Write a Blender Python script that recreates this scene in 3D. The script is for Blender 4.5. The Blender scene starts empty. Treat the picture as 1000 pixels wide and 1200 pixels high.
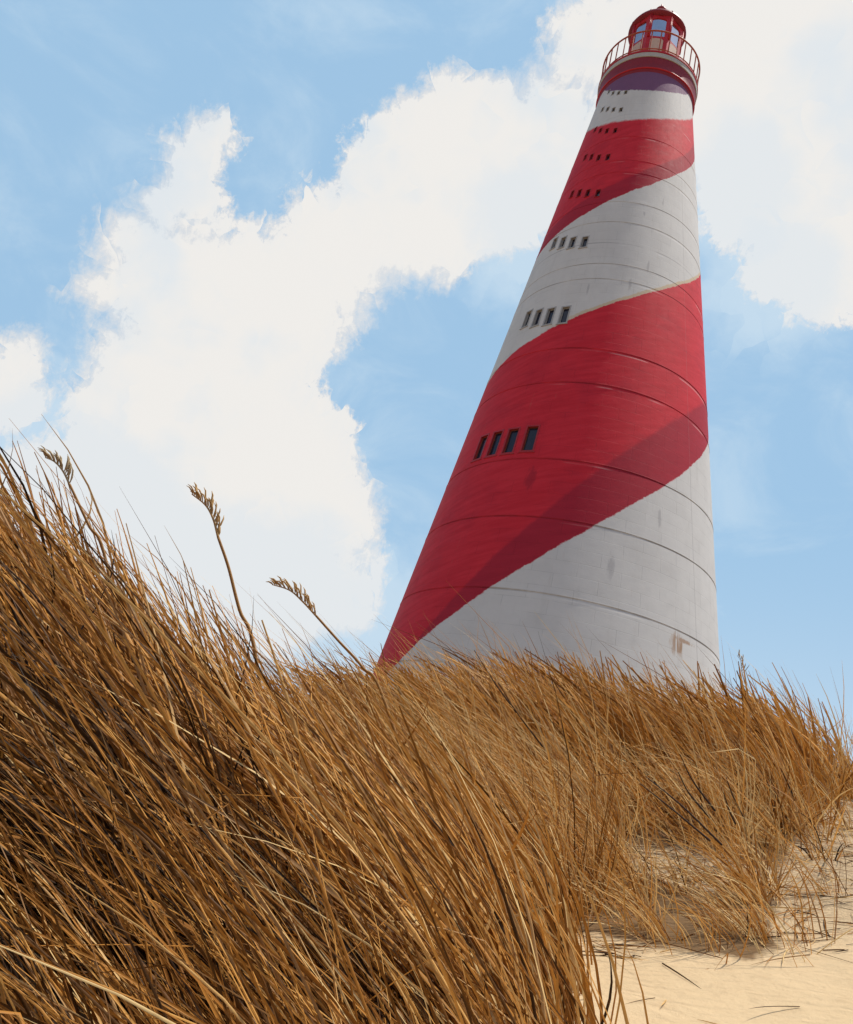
import bpy, bmesh, math, random
import numpy as np
from mathutils import Vector, Matrix

random.seed(7)
rng = np.random.default_rng(11)
R = math.radians
scene = bpy.context.scene
C = scene.collection

# ------------------------------------------------------------------ helpers
def link(o, parent=None):
    C.objects.link(o)
    if parent is not None:
        o.parent = parent
    return o

def tag(o, label=None, cat=None, group=None, kind=None):
    if label: o['label'] = label
    if cat: o['category'] = cat
    if group: o['group'] = group
    if kind: o['kind'] = kind
    return o

def empty(name, loc=(0, 0, 0), rz=0):
    o = bpy.data.objects.new(name, None)
    o.location = loc
    o.rotation_euler = (0, 0, rz)
    o.empty_display_size = 0.2
    return link(o)

def mesh_obj(name, verts, faces, mat, parent=None, smooth=False):
    me = bpy.data.meshes.new(name)
    me.from_pydata([tuple(v) for v in verts], [], [tuple(f) for f in faces])
    me.update()
    if smooth:
        me.polygons.foreach_set('use_smooth', [True] * len(me.polygons))
    me.materials.append(mat)
    return link(bpy.data.objects.new(name, me), parent)

class MB:
    """collects simple shapes into one mesh"""
    def __init__(self):
        self.v = []; self.f = []
    def add(self, vs, fs):
        b = len(self.v)
        self.v += [tuple(x) for x in vs]
        self.f += [tuple(i + b for i in f) for f in fs]
    def tube(self, pts, rad, n=8, cap=True):
        pts = [Vector(p) for p in pts]
        rads = rad if isinstance(rad, (list, tuple)) else [rad] * len(pts)
        b = len(self.v)
        up = Vector((0.13, 0.31, 0.94))
        for i, p in enumerate(pts):
            t = (pts[min(i + 1, len(pts) - 1)] - pts[max(i - 1, 0)]).normalized()
            a = t.cross(up)
            if a.length < 1e-3: a = t.cross(Vector((1, 0, 0)))
            a.normalize(); c = t.cross(a)
            for k in range(n):
                w = 2 * math.pi * k / n
                self.v.append(tuple(p + a * (rads[i] * math.cos(w)) + c * (rads[i] * math.sin(w))))
        for i in range(len(pts) - 1):
            for k in range(n):
                k2 = (k + 1) % n
                self.f.append((b + i * n + k, b + i * n + k2, b + (i + 1) * n + k2, b + (i + 1) * n + k))
        if cap:
            self.f.append(tuple(b + k for k in range(n - 1, -1, -1)))
            e = b + (len(pts) - 1) * n
            self.f.append(tuple(e + k for k in range(n)))
    def ring_tube(self, radius, z, rad, seg=96, n=8):
        b = len(self.v)
        for i in range(seg):
            a = 2 * math.pi * i / seg
            for k in range(n):
                w = 2 * math.pi * k / n
                rr = radius + rad * math.cos(w)
                self.v.append((rr * math.cos(a), rr * math.sin(a), z + rad * math.sin(w)))
        for i in range(seg):
            i2 = (i + 1) % seg
            for k in range(n):
                k2 = (k + 1) % n
                self.f.append((b + i * n + k, b + i2 * n + k, b + i2 * n + k2, b + i * n + k2))
    def lathe(self, prof, seg=96, closed=False):
        b = len(self.v); m = len(prof)
        for i in range(seg):
            a = 2 * math.pi * i / seg
            for (r, z) in prof:
                self.v.append((r * math.cos(a), r * math.sin(a), z))
        for i in range(seg):
            i2 = (i + 1) % seg
            for k in range(m if closed else m - 1):
                k2 = (k + 1) % m
                self.f.append((b + i * m + k, b + i2 * m + k, b + i2 * m + k2, b + i * m + k2))
    def box(self, c, ax, ay, az):
        c, ax, ay, az = Vector(c), Vector(ax), Vector(ay), Vector(az)
        vs = [c + ax * i + ay * j + az * k for i in (-1, 1) for j in (-1, 1) for k in (-1, 1)]
        self.add(vs, [(0, 1, 3, 2), (4, 6, 7, 5), (0, 4, 5, 1), (2, 3, 7, 6), (0, 2, 6, 4), (1, 5, 7, 3)])
    def build(self, name, mat, parent=None, smooth=False):
        return mesh_obj(name, self.v, self.f, mat, parent, smooth)

# ---- node expression helper: NX wraps a socket, arithmetic makes Math nodes
class Nodes:
    def __init__(self, tree):
        self.t = tree; tree.nodes.clear()
    def new(self, typ, **kw):
        n = self.t.nodes.new(typ)
        for k, v in kw.items(): setattr(n, k, v)
        return n
    def put(self, sock, val):
        if isinstance(val, NX): self.t.links.new(val.s, sock)
        elif hasattr(val, 'is_output'): self.t.links.new(val, sock)
        else: sock.default_value = val
    def math(self, op, a, b=0.0, c=0.0, clamp=False):
        n = self.new('ShaderNodeMath', operation=op); n.use_clamp = clamp
        self.put(n.inputs[0], a); self.put(n.inputs[1], b); self.put(n.inputs[2], c)
        return NX(self, n.outputs[0])
    def vmath(self, op, a, b=None, scale=None):
        n = self.new('ShaderNodeVectorMath', operation=op)
        self.put(n.inputs[0], a)
        if b is not None: self.put(n.inputs[1], b)
        if scale is not None: self.put(n.inputs['Scale'], scale)
        return NX(self, n.outputs['Value' if op in ('LENGTH', 'DISTANCE', 'DOT_PRODUCT') else 'Vector'])
    def noise(self, vec, scale, detail=4.0, rough=0.55, dist=0.0, out='Fac'):
        n = self.new('ShaderNodeTexNoise')
        if vec is not None: self.put(n.inputs['Vector'], vec)
        n.inputs['Scale'].default_value = scale; n.inputs['Detail'].default_value = detail
        n.inputs['Roughness'].default_value = rough; n.inputs['Distortion'].default_value = dist
        return NX(self, n.outputs[out])
    def sstep(self, x, a, b):
        n = self.new('ShaderNodeMapRange', interpolation_type='SMOOTHSTEP'); n.clamp = True
        self.put(n.inputs[0], x); self.put(n.inputs[1], a); self.put(n.inputs[2], b)
        n.inputs[3].default_value = 0; n.inputs[4].default_value = 1
        return NX(self, n.outputs[0])
    def mix(self, f, a, b, blend='MIX'):
        n = self.new('ShaderNodeMix', data_type='RGBA', blend_type=blend)
        n.clamp_factor = True
        self.put(n.inputs[0], f)
        for s, v in ((n.inputs[6], a), (n.inputs[7], b)):
            if isinstance(v, tuple): v = (*v[:3], 1.0)
            self.put(s, v)
        return NX(self, n.outputs[2])
    def ramp(self, f, stops, interp='LINEAR'):
        n = self.new('ShaderNodeValToRGB'); cr = n.color_ramp; cr.interpolation = interp
        while len(cr.elements) < len(stops): cr.elements.new(0.5)
        for e, (p, c) in zip(cr.elements, stops):
            e.position = p; e.color = (*c, 1)
        self.put(n.inputs[0], f)
        return NX(self, n.outputs[0])
    def xyz(self, v):
        n = self.new('ShaderNodeSeparateXYZ'); self.put(n.inputs[0], v)
        return [NX(self, o) for o in n.outputs]
    def vec(self, x, y, z):
        n = self.new('ShaderNodeCombineXYZ')
        for s, v in zip(n.inputs, (x, y, z)): self.put(s, v)
        return NX(self, n.outputs[0])
    def bump(self, h, strength, dist):
        n = self.new('ShaderNodeBump'); self.put(n.inputs['Height'], h)
        n.inputs['Strength'].default_value = strength; n.inputs['Distance'].default_value = dist
        return NX(self, n.outputs[0])

class NX:
    def __init__(self, N, s): self.N = N; self.s = s
    def __add__(self, o): return self.N.math('ADD', self, o)
    __radd__ = __add__
    def __mul__(self, o): return self.N.math('MULTIPLY', self, o)
    __rmul__ = __mul__
    def __sub__(self, o): return self.N.math('SUBTRACT', self, o)
    def __rsub__(self, o): return self.N.math('SUBTRACT', o, self)
    def __truediv__(self, o): return self.N.math('DIVIDE', self, o)
    def abs(self): return self.N.math('ABSOLUTE', self)

def material(name):
    m = bpy.data.materials.new(name); m.use_nodes = True
    N = Nodes(m.node_tree)
    out = N.new('ShaderNodeOutputMaterial')
    return m, N, out

def finish(N, out, col, rough=0.7, normal=None, metallic=0.0, spec=0.3):
    b = N.new('ShaderNodeBsdfPrincipled')
    N.put(b.inputs['Base Color'], (*col, 1) if isinstance(col, tuple) else col)
    N.put(b.inputs['Roughness'], rough)
    b.inputs['Metallic'].default_value = metallic
    b.inputs['Specular IOR Level'].default_value = spec
    if normal is not None: N.put(b.inputs['Normal'], normal)
    N.t.links.new(b.outputs[0], out.inputs[0])
    return b

def paint(name, col, rough=0.55, var=0.25, scale=6.0, dirt=(0.10, 0.06, 0.05), bump=0.15):
    m, N, out = material(name)
    tc = N.new('ShaderNodeTexCoord')
    v = tc.outputs['Object']
    n1 = N.noise(v, scale, 5); n2 = N.noise(v, scale * 6, 3)
    c = N.mix(N.sstep(n1, 0.3, 0.75) * var, col, tuple(x * 0.72 for x in col))
    c = N.mix(N.sstep(n2, 0.62, 0.8) * var, c, dirt)
    finish(N, out, c, rough, N.bump(n2, bump, 0.02))
    return m

# ------------------------------------------------------------------ camera
ROW = [[0.972699, -0.082468, 0.216921], [0.232068, 0.34566, -0.90921], [0.0, 0.934729, 0.355362]]
cam_d = bpy.data.cameras.new('camera')
cam_d.sensor_fit = 'VERTICAL'; cam_d.sensor_height = 36.0; cam_d.sensor_width = 30.0
cam_d.lens = 36.0 * 1000.08 / 1200.0
cam_d.clip_start = 0.05; cam_d.clip_end = 20000
cam = link(bpy.data.objects.new('camera', cam_d))
X, Yd, F = (Vector(r) for r in ROW)
cam.matrix_world = Matrix(((X.x, -Yd.x, -F.x, 0), (X.y, -Yd.y, -F.y, 0), (X.z, -Yd.z, -F.z, 0), (0, 0, 0, 1)))
scene.camera = cam

# ------------------------------------------------------------------ light and sky
SUN_AZ, SUN_EL = 80.0, 69.0           # azimuth clockwise from +Y
sd = bpy.data.lights.new('sun', 'SUN'); sd.energy = 4.2; sd.angle = R(0.53); sd.color = (1.0, 0.94, 0.84)
sun = link(bpy.data.objects.new('sun', sd))
sv = Vector((math.sin(R(SUN_AZ)) * math.cos(R(SUN_EL)), math.cos(R(SUN_AZ)) * math.cos(R(SUN_EL)), math.sin(R(SUN_EL))))
sun.rotation_euler = (-sv).to_track_quat('-Z', 'Y').to_euler()
sun.location = sv * 60

CLOUDS = [(-0.261,0.881,0.395,0.108), (-0.326,0.857,0.398,0.070), (-0.327,0.811,0.486,0.076), (-0.246,0.833,0.495,0.098), (-0.209,0.826,0.524,0.080), (-0.186,0.927,0.326,0.116), (-0.305,0.902,0.307,0.102), (-0.126,0.745,0.655,0.056), (-0.084,0.730,0.678,0.067), (-0.037,0.719,0.694,0.072), (0.008,0.725,0.689,0.075), (-0.023,0.759,0.650,0.057), (-0.076,0.771,0.632,0.069), (-0.128,0.783,0.609,0.060), (-0.175,0.792,0.585,0.060), (0.034,0.684,0.728,0.053), (0.049,0.630,0.775,0.048), (0.034,0.745,0.666,0.045), (-0.149,0.816,0.558,0.047), (-0.104,0.942,0.320,0.054), (-0.092,0.962,0.255,0.054), (-0.142,0.962,0.232,0.078), (-0.224,0.952,0.209,0.085), (-0.347,0.910,0.227,0.094), (-0.412,0.884,0.221,0.072), (-0.458,0.810,0.367,0.028), (-0.463,0.824,0.327,0.032), (-0.389,0.847,0.362,0.025), (-0.320,0.716,0.621,0.022), (-0.333,0.731,0.596,0.025), (-0.330,0.748,0.576,0.029), (-0.339,0.761,0.553,0.035), (-0.309,0.771,0.557,0.030), (-0.349,0.785,0.512,0.035), (-0.362,0.775,0.517,0.036), (-0.388,0.792,0.472,0.036), (-0.300,0.711,0.636,0.010), (0.109,0.623,0.774,0.072), (0.181,0.605,0.776,0.085), (0.256,0.582,0.772,0.082), (0.264,0.650,0.712,0.084), (0.317,0.642,0.698,0.086), (0.322,0.696,0.642,0.062), (0.363,0.687,0.630,0.053), (0.260,0.694,0.672,0.042), (0.160,0.653,0.740,0.049), (0.368,0.561,0.741,0.099), (0.434,0.634,0.640,0.090), (0.100,0.686,0.721,0.043)]
VEIL = [(-0.350,0.914,0.207,0.133), (-0.422,0.868,0.262,0.103), (-0.157,0.971,0.179,0.143), (-0.283,0.951,0.125,0.126), (0.036,0.759,0.650,0.064), (-0.045,0.977,0.208,0.088), (0.294,0.728,0.619,0.068), (0.232,0.685,0.690,0.067), (0.045,0.781,0.622,0.056)]

w = bpy.data.worlds.new('World'); scene.world = w; w.use_nodes = True
N = Nodes(w.node_tree)
wo = N.new('ShaderNodeOutputWorld')
sky = N.new('ShaderNodeTexSky', sky_type='NISHITA'); sky.sun_disc = False
sky.sun_elevation = R(SUN_EL); sky.sun_rotation = R(SUN_AZ)
sky.air_density = 1.0; sky.dust_density = 1.2; sky.ozone_density = 1.5
tc = N.new('ShaderNodeTexCoord')
D0 = NX(N, tc.outputs['Generated'])
def centred(scale, amp, detail=3.0, rough=0.55, out='Color', dist=0.0):
    n = N.noise(D0, scale, detail, rough, dist, out)
    return N.vmath('SCALE', N.vmath('SUBTRACT', n, (0.5, 0.5, 0.5)), scale=amp)
vor = N.new('ShaderNodeTexVoronoi'); vor.inputs['Scale'].default_value = 26
N.put(vor.inputs['Vector'], N.vmath('ADD', D0, centred(9, 0.08)))
dab = N.vmath('SCALE', N.vmath('SUBTRACT', vor.outputs['Color'], (0.5, 0.5, 0.5)), scale=0.013)
Dw = N.vmath('ADD', N.vmath('ADD', N.vmath('ADD', D0, centred(9, 0.055, 4)), centred(38, 0.04, 6, 0.72)), dab)
def cover(table, vec):
    acc = None
    for (x, y, z, r) in table:
        d = N.vmath('DISTANCE', vec, (x, y, z))
        v = N.math('MULTIPLY_ADD', d, -1.0 / 0.06, (r + 0.010) / 0.06)      # signed distance to the puff, in units of 0.06
        acc = v if acc is None else N.math('SMOOTH_MAX', acc, v, 0.35)
    return acc
main = cover(CLOUDS, Dw)
veil = cover(VEIL, N.vmath('ADD', Dw, centred(14, 0.06)))
_, _, el = N.xyz(D0)
# clouds elsewhere round the sky, away from where the photograph looks
fd = N.vmath('DOT_PRODUCT', D0, tuple(F))
away = N.sstep(fd, 0.72, 0.45)
gen = N.sstep(N.noise(N.vmath('MULTIPLY', D0, (1, 1, 1.8)), 2.6, 9, 0.58, 0.3), 0.56, 0.66) * away
fine = N.noise(D0, 60, 5, 0.7)
brush = N.noise(N.vmath('ADD', N.vmath('MULTIPLY', D0, (1.6, 1.0, 0.7)), dab), 34, 5, 0.7, 1.2)
edge = N.sstep(N.noise(D0, 5.0, 2), 0.38, 0.62) * 0.40 + 0.07        # soft edges in places, crisp in others
m_main = N.sstep(main + (fine - 0.5) * 0.5 + (brush - 0.5) * 0.55, 0.0 - 0.08, edge + 0.06)
m_main = N.math('MAXIMUM', m_main, gen)
wisps = N.sstep(N.noise(N.vmath('MULTIPLY', D0, (1.0, 1.0, 1.7)), 6.5, 7, 0.62, 0.6), 0.42, 0.80)
m_veil = N.math('MAXIMUM', N.sstep(veil, -0.6, 0.6) * 0.62, wisps * 0.42)
m_veil = N.math('MAXIMUM', m_veil, N.sstep(el, 0.42, 0.0) * 0.75)
bl = N.sstep(N.noise(N.vmath('ADD', D0, dab), 7.0, 4, 0.5), 0.47, 0.66)
bl = N.math('MAXIMUM', bl * 0.75, N.sstep(veil, -0.3, 0.5) * 0.6)
bl = N.math('MAXIMUM', bl, N.sstep(main, 0.9, 0.05) * 0.22 * N.sstep(brush, 0.35, 0.65))
cloud_col = N.mix(bl, (0.87, 0.85, 0.82), (0.72, 0.79, 0.85))
bg1 = N.new('ShaderNodeBackground'); N.put(bg1.inputs['Color'], sky.outputs[0]); bg1.inputs['Strength'].default_value = 0.11
veil_col = N.mix(m_veil, (0.375, 0.60, 0.83), (0.70, 0.82, 0.90))          # pale blue lift of the sky, whiter in thin high cloud
veil_amt = (m_veil * 0.12 + 0.87) * (1.0 - away * 0.80)  # veil thinned outside the view to lower the fill light on the tower
bg2 = N.new('ShaderNodeBackground'); N.put(bg2.inputs['Color'], N.mix(m_main, veil_col, cloud_col)); bg2.inputs['Strength'].default_value = 1.0
ms = N.new('ShaderNodeMixShader'); N.put(ms.inputs[0], N.math('MAXIMUM', m_main, veil_amt))
N.t.links.new(bg1.outputs[0], ms.inputs[1]); N.t.links.new(bg2.outputs[0], ms.inputs[2])
N.t.links.new(ms.outputs[0], wo.inputs[0])

scene.view_settings.view_transform = 'Standard'; scene.view_settings.look = 'None'
scene.view_settings.exposure = 0.0; scene.view_settings.gamma = 1.0
scene.view_settings.use_curve_mapping = False
scene.cycles.max_bounces = 6; scene.cycles.diffuse_bounces = 3; scene.cycles.transparent_max_bounces = 12
scene.cycles.use_denoising = True

# ------------------------------------------------------------------ the lighthouse
BASE = -1.0                                     # ground level at the tower, eye level is 0
TX, TY = 7.392, 40.0
R0, KT = 8.987, 0.13674                         # radius at eye level, taper per metre
def rad(z): return R0 - KT * z                  # z above eye level
tower = empty('lighthouse', (TX, TY, BASE))
tag(tower, 'tall tapering lighthouse with spiral red and white bands and a red lantern on top', 'lighthouse')

def on(th, z, off=0.0):
    """point on the shaft in the lighthouse's own space; theta 0 faces -y, grows to +x"""
    r = rad(z) + off
    return Vector((r * math.sin(th), -r * math.cos(th), z - BASE))

# shaft material: spiral paint
m_shaft, N, out = material('lighthouse_paint')
tc = N.new('ShaderNodeTexCoord'); P = NX(N, tc.outputs['Object'])
x, y, z0 = N.xyz(P)
zz = z0 + BASE
th = N.math('ARCTAN2', x, y * -1.0)
thc = N.math('MINIMUM', N.math('MAXIMUM', th, -1.9), 1.9)
tz = N.vec(th * 5.5, zz, 0.0)                   # unrolled wall, metres
def quad(a, b, c): return (thc * a + b) * thc + c
wob = (N.noise(tz, 0.7, 4, 0.6) - 0.5) * 0.34 + (N.noise(tz, 5.0, 3, 0.7) - 0.5) * 0.22
zw = zz + wob
e = 0.05
def above(edge, soft=e): return N.sstep(zw - edge, -soft, soft)
b0 = above(quad(-0.054, 6.686, 14.081)); b1q = quad(0.72, 3.767, 26.66); b1 = above(b1q)
b2q = quad(1.011, 3.83, 34.718); b2 = above(b2q); b3 = above(quad(1.41, 1.291, 40.35), 0.12)
gallery_shade = above(quad(1.6, 0.724, 42.87), 0.05)  # the gallery's shadow on the shaft, painted in as a purple band
red = b0 * (1.0 - b1) + b2 * (1.0 - b3)
# wall colours
n_big = N.noise(tz, 0.45, 5, 0.6); n_mid = N.noise(tz, 2.4, 5, 0.6); n_fine = N.noise(tz, 14, 4, 0.7)
streak = N.noise(N.vec(th * 16.0, zz * 0.35, 0.0), 1.0, 5, 0.65)         # rain streaks run down
brushed = N.noise(N.vec(th * 2.2 - zz * 0.25, zz * 2.2 - th * 4.0, 0.0), 1.6, 4, 0.6)    # roller marks along the spiral
white = N.mix(n_mid, (0.61, 0.60, 0.585), (0.69, 0.68, 0.665))
white = N.mix(N.sstep(streak, 0.50, 0.78) * 0.30, white, (0.50, 0.48, 0.46))
white = N.mix(N.sstep(N.noise(tz, 0.22, 5, 0.7), 0.45, 0.7) * 0.35, white, (0.52, 0.505, 0.49))
white = N.mix(N.sstep(n_big, 0.48, 0.72) * 0.22, white, (0.57, 0.56, 0.55))
redc = N.mix(N.sstep(brushed, 0.3, 0.7), (0.57, 0.020, 0.036), (0.66, 0.030, 0.050))
redc = N.mix(N.sstep(n_big, 0.46, 0.72) * 0.35, redc, (0.40, 0.016, 0.038))
dark_strip = (1.0 - N.sstep(zw - quad(-1.755, 7.9, 17.0), -0.12, 0.25)) * b0 + b2 * (1.0 - N.sstep(zw - (b2q + 1.30), -0.1, 0.15))  # darker red strip along the lower edge of each red band
redc = N.mix(dark_strip * 0.85, redc, N.mix(brushed, (0.32, 0.016, 0.036), (0.40, 0.02, 0.042)))
redc = N.mix(N.sstep(n_fine, 0.60, 0.8) * 0.25, redc, (0.56, 0.10, 0.10))
tanm = N.sstep(zw - b1q, 0.26, 0.16) * b1 * N.sstep(thc, -0.9, -0.3)
col = N.mix(red, white, redc)
col = N.mix(tanm * 0.8, col, (0.60, 0.46, 0.28))
col = N.mix(gallery_shade, col, N.mix(n_mid, (0.17, 0.075, 0.16), (0.21, 0.095, 0.195)))
rust_run = N.sstep(N.noise(N.vec(th * 22.0, zz * 0.22, 5.0), 1.0, 4, 0.6), 0.64, 0.78) * N.sstep(n_mid, 0.4, 0.65)
col = N.mix(rust_run * 0.30 * (1.0 - gallery_shade), col, (0.30, 0.20, 0.14))
# block courses, just readable
br = N.new('ShaderNodeTexBrick'); N.put(br.inputs['Vector'], tz)
br.offset = 0.5
br.inputs['Scale'].default_value = 1.0; br.inputs['Mortar Size'].default_value = 0.014; br.inputs['Mortar Smooth'].default_value = 0.6
br.inputs['Brick Width'].default_value = 1.35; br.inputs['Row Height'].default_value = 0.62
br.inputs['Color1'].default_value = (1, 1, 1, 1); br.inputs['Color2'].default_value = (0.93, 0.93, 0.93, 1); br.inputs['Mortar'].default_value = (0.6, 0.6, 0.6, 1)
brick = NX(N, br.outputs['Color']); mort = NX(N, br.outputs['Fac'])
col = N.mix(0.45 * N.sstep(N.noise(tz, 0.9, 3), 0.38, 0.62), col, brick, 'MULTIPLY')
# lift joints: grime in the joint, pale highlight strokes painted under it
JOINTS = [3.4, 6.85, 10.2, 13.66, 16.65, 20.97, 23.05, 27.6, 28.66, 30.15, 31.71, 33.25, 35.6, 36.6, 38.6, 40.6]
jm = None; jw = None
for i, j in enumerate(JOINTS):
    d = zz - j
    g = N.sstep(d.abs(), 0.085 if j < 25 else 0.05, 0.01) * (1.0 if j < 34 else 0.35)
    wv = N.sstep((d + 0.13).abs(), 0.06, 0.01)
    jm = g if jm is None else N.math('MAXIMUM', jm, g)
    jw = wv if jw is None else N.math('MAXIMUM', jw, wv)
gr = N.sstep(N.noise(N.vec(th * 5.5, zz * 1.0, 3.0), 0.55, 4, 0.6), 0.36, 0.62)
col = N.mix(jm * gr * 0.55, col, N.mix(red, (0.24, 0.23, 0.235), (0.16, 0.012, 0.025)))
wr = N.sstep(N.noise(N.vec(th * 3.0, zz * 1.5, 9.0), 0.8, 3, 0.5), 0.50, 0.62) * N.sstep(thc, -0.7, 0.1)
col = N.mix(jw * wr * 0.55, col, N.mix(red, (0.86, 0.84, 0.82), (0.82, 0.42, 0.42)))
# smudges and rust where the photograph has them
def spot(t0, z1, wt, hz, seed, thr=0.1):
    dx = (th - t0) * (1.0 / wt); dz = (zz - z1) * (1.0 / hz)
    q = N.math('SQRT', dx * dx + dz * dz)
    return N.sstep(1.0 - q + (N.noise(N.vec(th * 40.0, zz * 1.6, seed), 1.0, 4, 0.7) - 0.5) * 1.7, thr, thr + 0.55)
for (t0, z1, wt, hz, s_) in ((0.06, 12.0, 0.03, 0.75, 1.0), (0.35, 14.9, 0.02, 0.6, 2.0), (0.12, 29.0, 0.02, 0.55, 3.0), (-0.04, 27.4, 0.022, 0.5, 4.0),
                             (0.02, 32.6, 0.02, 0.3, 5.0), (0.24, 33.9, 0.02, 0.4, 6.0), (-0.42, 26.9, 0.015, 0.6, 7.0), (-0.50, 15.6, 0.05, 0.9, 8.0)):
    col = N.mix(spot(t0, z1, wt, hz, s_) * 0.5, col, N.mix(red, (0.36, 0.35, 0.36), (0.26, 0.014, 0.03)))
drip = N.sstep(N.noise(N.vec(th * 75.0, zz * 0.5, 4.0), 1.0, 3, 0.6), 0.42, 0.62)
rust = spot(0.50, 9.62, 0.060, 0.62, 11.0, -0.05) * drip
rust2 = spot(0.56, 9.86, 0.11, 0.13, 12.0)
col = N.mix(N.math('MAXIMUM', rust, rust2 * 0.8) * 0.85, col, (0.32, 0.15, 0.045))
seam = N.sstep((th - (0.68 - (zz - 10.0) * 0.0050)).abs() * 6.0, 0.035, 0.012) * N.sstep(n_mid, 0.25, 0.5)
col = N.mix(seam * 0.40 * (1.0 - red * 0.7), col, (0.33, 0.32, 0.32))
hgt = n_fine * 0.25 + n_mid * 0.5 - mort * 0.35
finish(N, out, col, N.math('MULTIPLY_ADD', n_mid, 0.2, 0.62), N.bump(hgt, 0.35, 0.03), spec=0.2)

# shaft mesh: real window openings, a shallow lip at every lift joint
COLS = [math.radians(a) for a in (-58.6, -50.2, -42.0, -33.4)]
ROWS = [((17.74, 17.73, 17.72, 17.76), 1.36, 5.8), ((25.74, 25.49, 25.33, 25.25), 1.06, 5.0), ((31.10, 30.80, 30.50, 30.33), 0.76, 4.5), ((34.90, 34.60, 34.30, 34.07), 0.56, 4.0),
        ((37.90, 37.56, 37.20, 37.00), 0.50, 3.9), ((40.28, 39.84, 39.50, 39.30), 0.42, 3.8), ((42.08, 41.75, 41.40, 41.16), 0.36, 3.7), ((43.70, 43.22, 42.94, 42.78), 0.30, 3.6)]
holes = []
for zcs, h, wd in ROWS:
    for tcn, zc in zip(COLS, zcs):
        hw = math.radians(wd) * 0.43
        holes.append((tcn - hw, tcn + hw, zc - h / 2, zc + h / 2))
tl = [2 * math.pi * i / 200 - math.pi for i in range(200)]
for h in holes: tl += [h[0], h[1]]
tl = sorted(set(round(t, 5) for t in tl))
must = set(round(v, 5) for h in holes for v in h[:2])
tl2 = []
for t in tl:
    if tl2 and t - tl2[-1] < 0.0008:
        if t in must and tl2[-1] not in must: tl2[-1] = t
        elif t in must: tl2.append(t)
        continue
    tl2.append(t)
tl = tl2
ZTOP = 45.2
zl = [(BASE - 0.6, 0.0), (BASE, 0.0)]
zs = set()
for h in holes: zs |= {round(h[2], 4), round(h[3], 4)}
zlist = [(v, 0.0) for v in zs] + [(float(v), 0.0) for v in range(0, 45)] + [(ZTOP, 0.0)]
prof = []
for v, _ in zlist:
    if all(not (j - 0.3 < v < j + 0.3) or v in zs for j in JOINTS): prof.append((v, 0.0))
for j in JOINTS:
    if any(h[2] - 0.12 < j < h[3] + 0.12 for h in holes): continue
    s = 0.36 if j < 26 else 0.22
    prof += [(j - 0.24, 0.0), (j - 0.12 * s - 0.02, 0.0), (j - 0.12 * s, 0.0), (j - 0.02 * s, -0.045 * s), (j + 0.02 * s, -0.045 * s), (j + 0.05 * s, 0.035 * s), (j + 0.16 * s, 0.0), (j + 0.16 * s + 0.02, 0.0), (j + 0.26, 0.0)]
prof = [(BASE - 0.6, 0.0)] + sorted(prof)
nt = len(tl)
vs = [on(t, zv, off) for (zv, off) in prof for t in tl]
fs = []
for i in range(len(prof) - 1):
    za, zb = prof[i][0], prof[i + 1][0]; zm = (za + zb) / 2
    for k in range(nt):
        k2 = (k + 1) % nt
        tm = (tl[k] + (tl[k2] if k2 else math.pi)) / 2
        if any(h[0] < tm < h[1] and h[2] < zm < h[3] for h in holes): continue
        fs.append((i * nt + k, i * nt + k2, (i + 1) * nt + k2, (i + 1) * nt + k))
shaft = mesh_obj('tower_shaft', vs, fs, m_shaft, tower, smooth=True)

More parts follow.
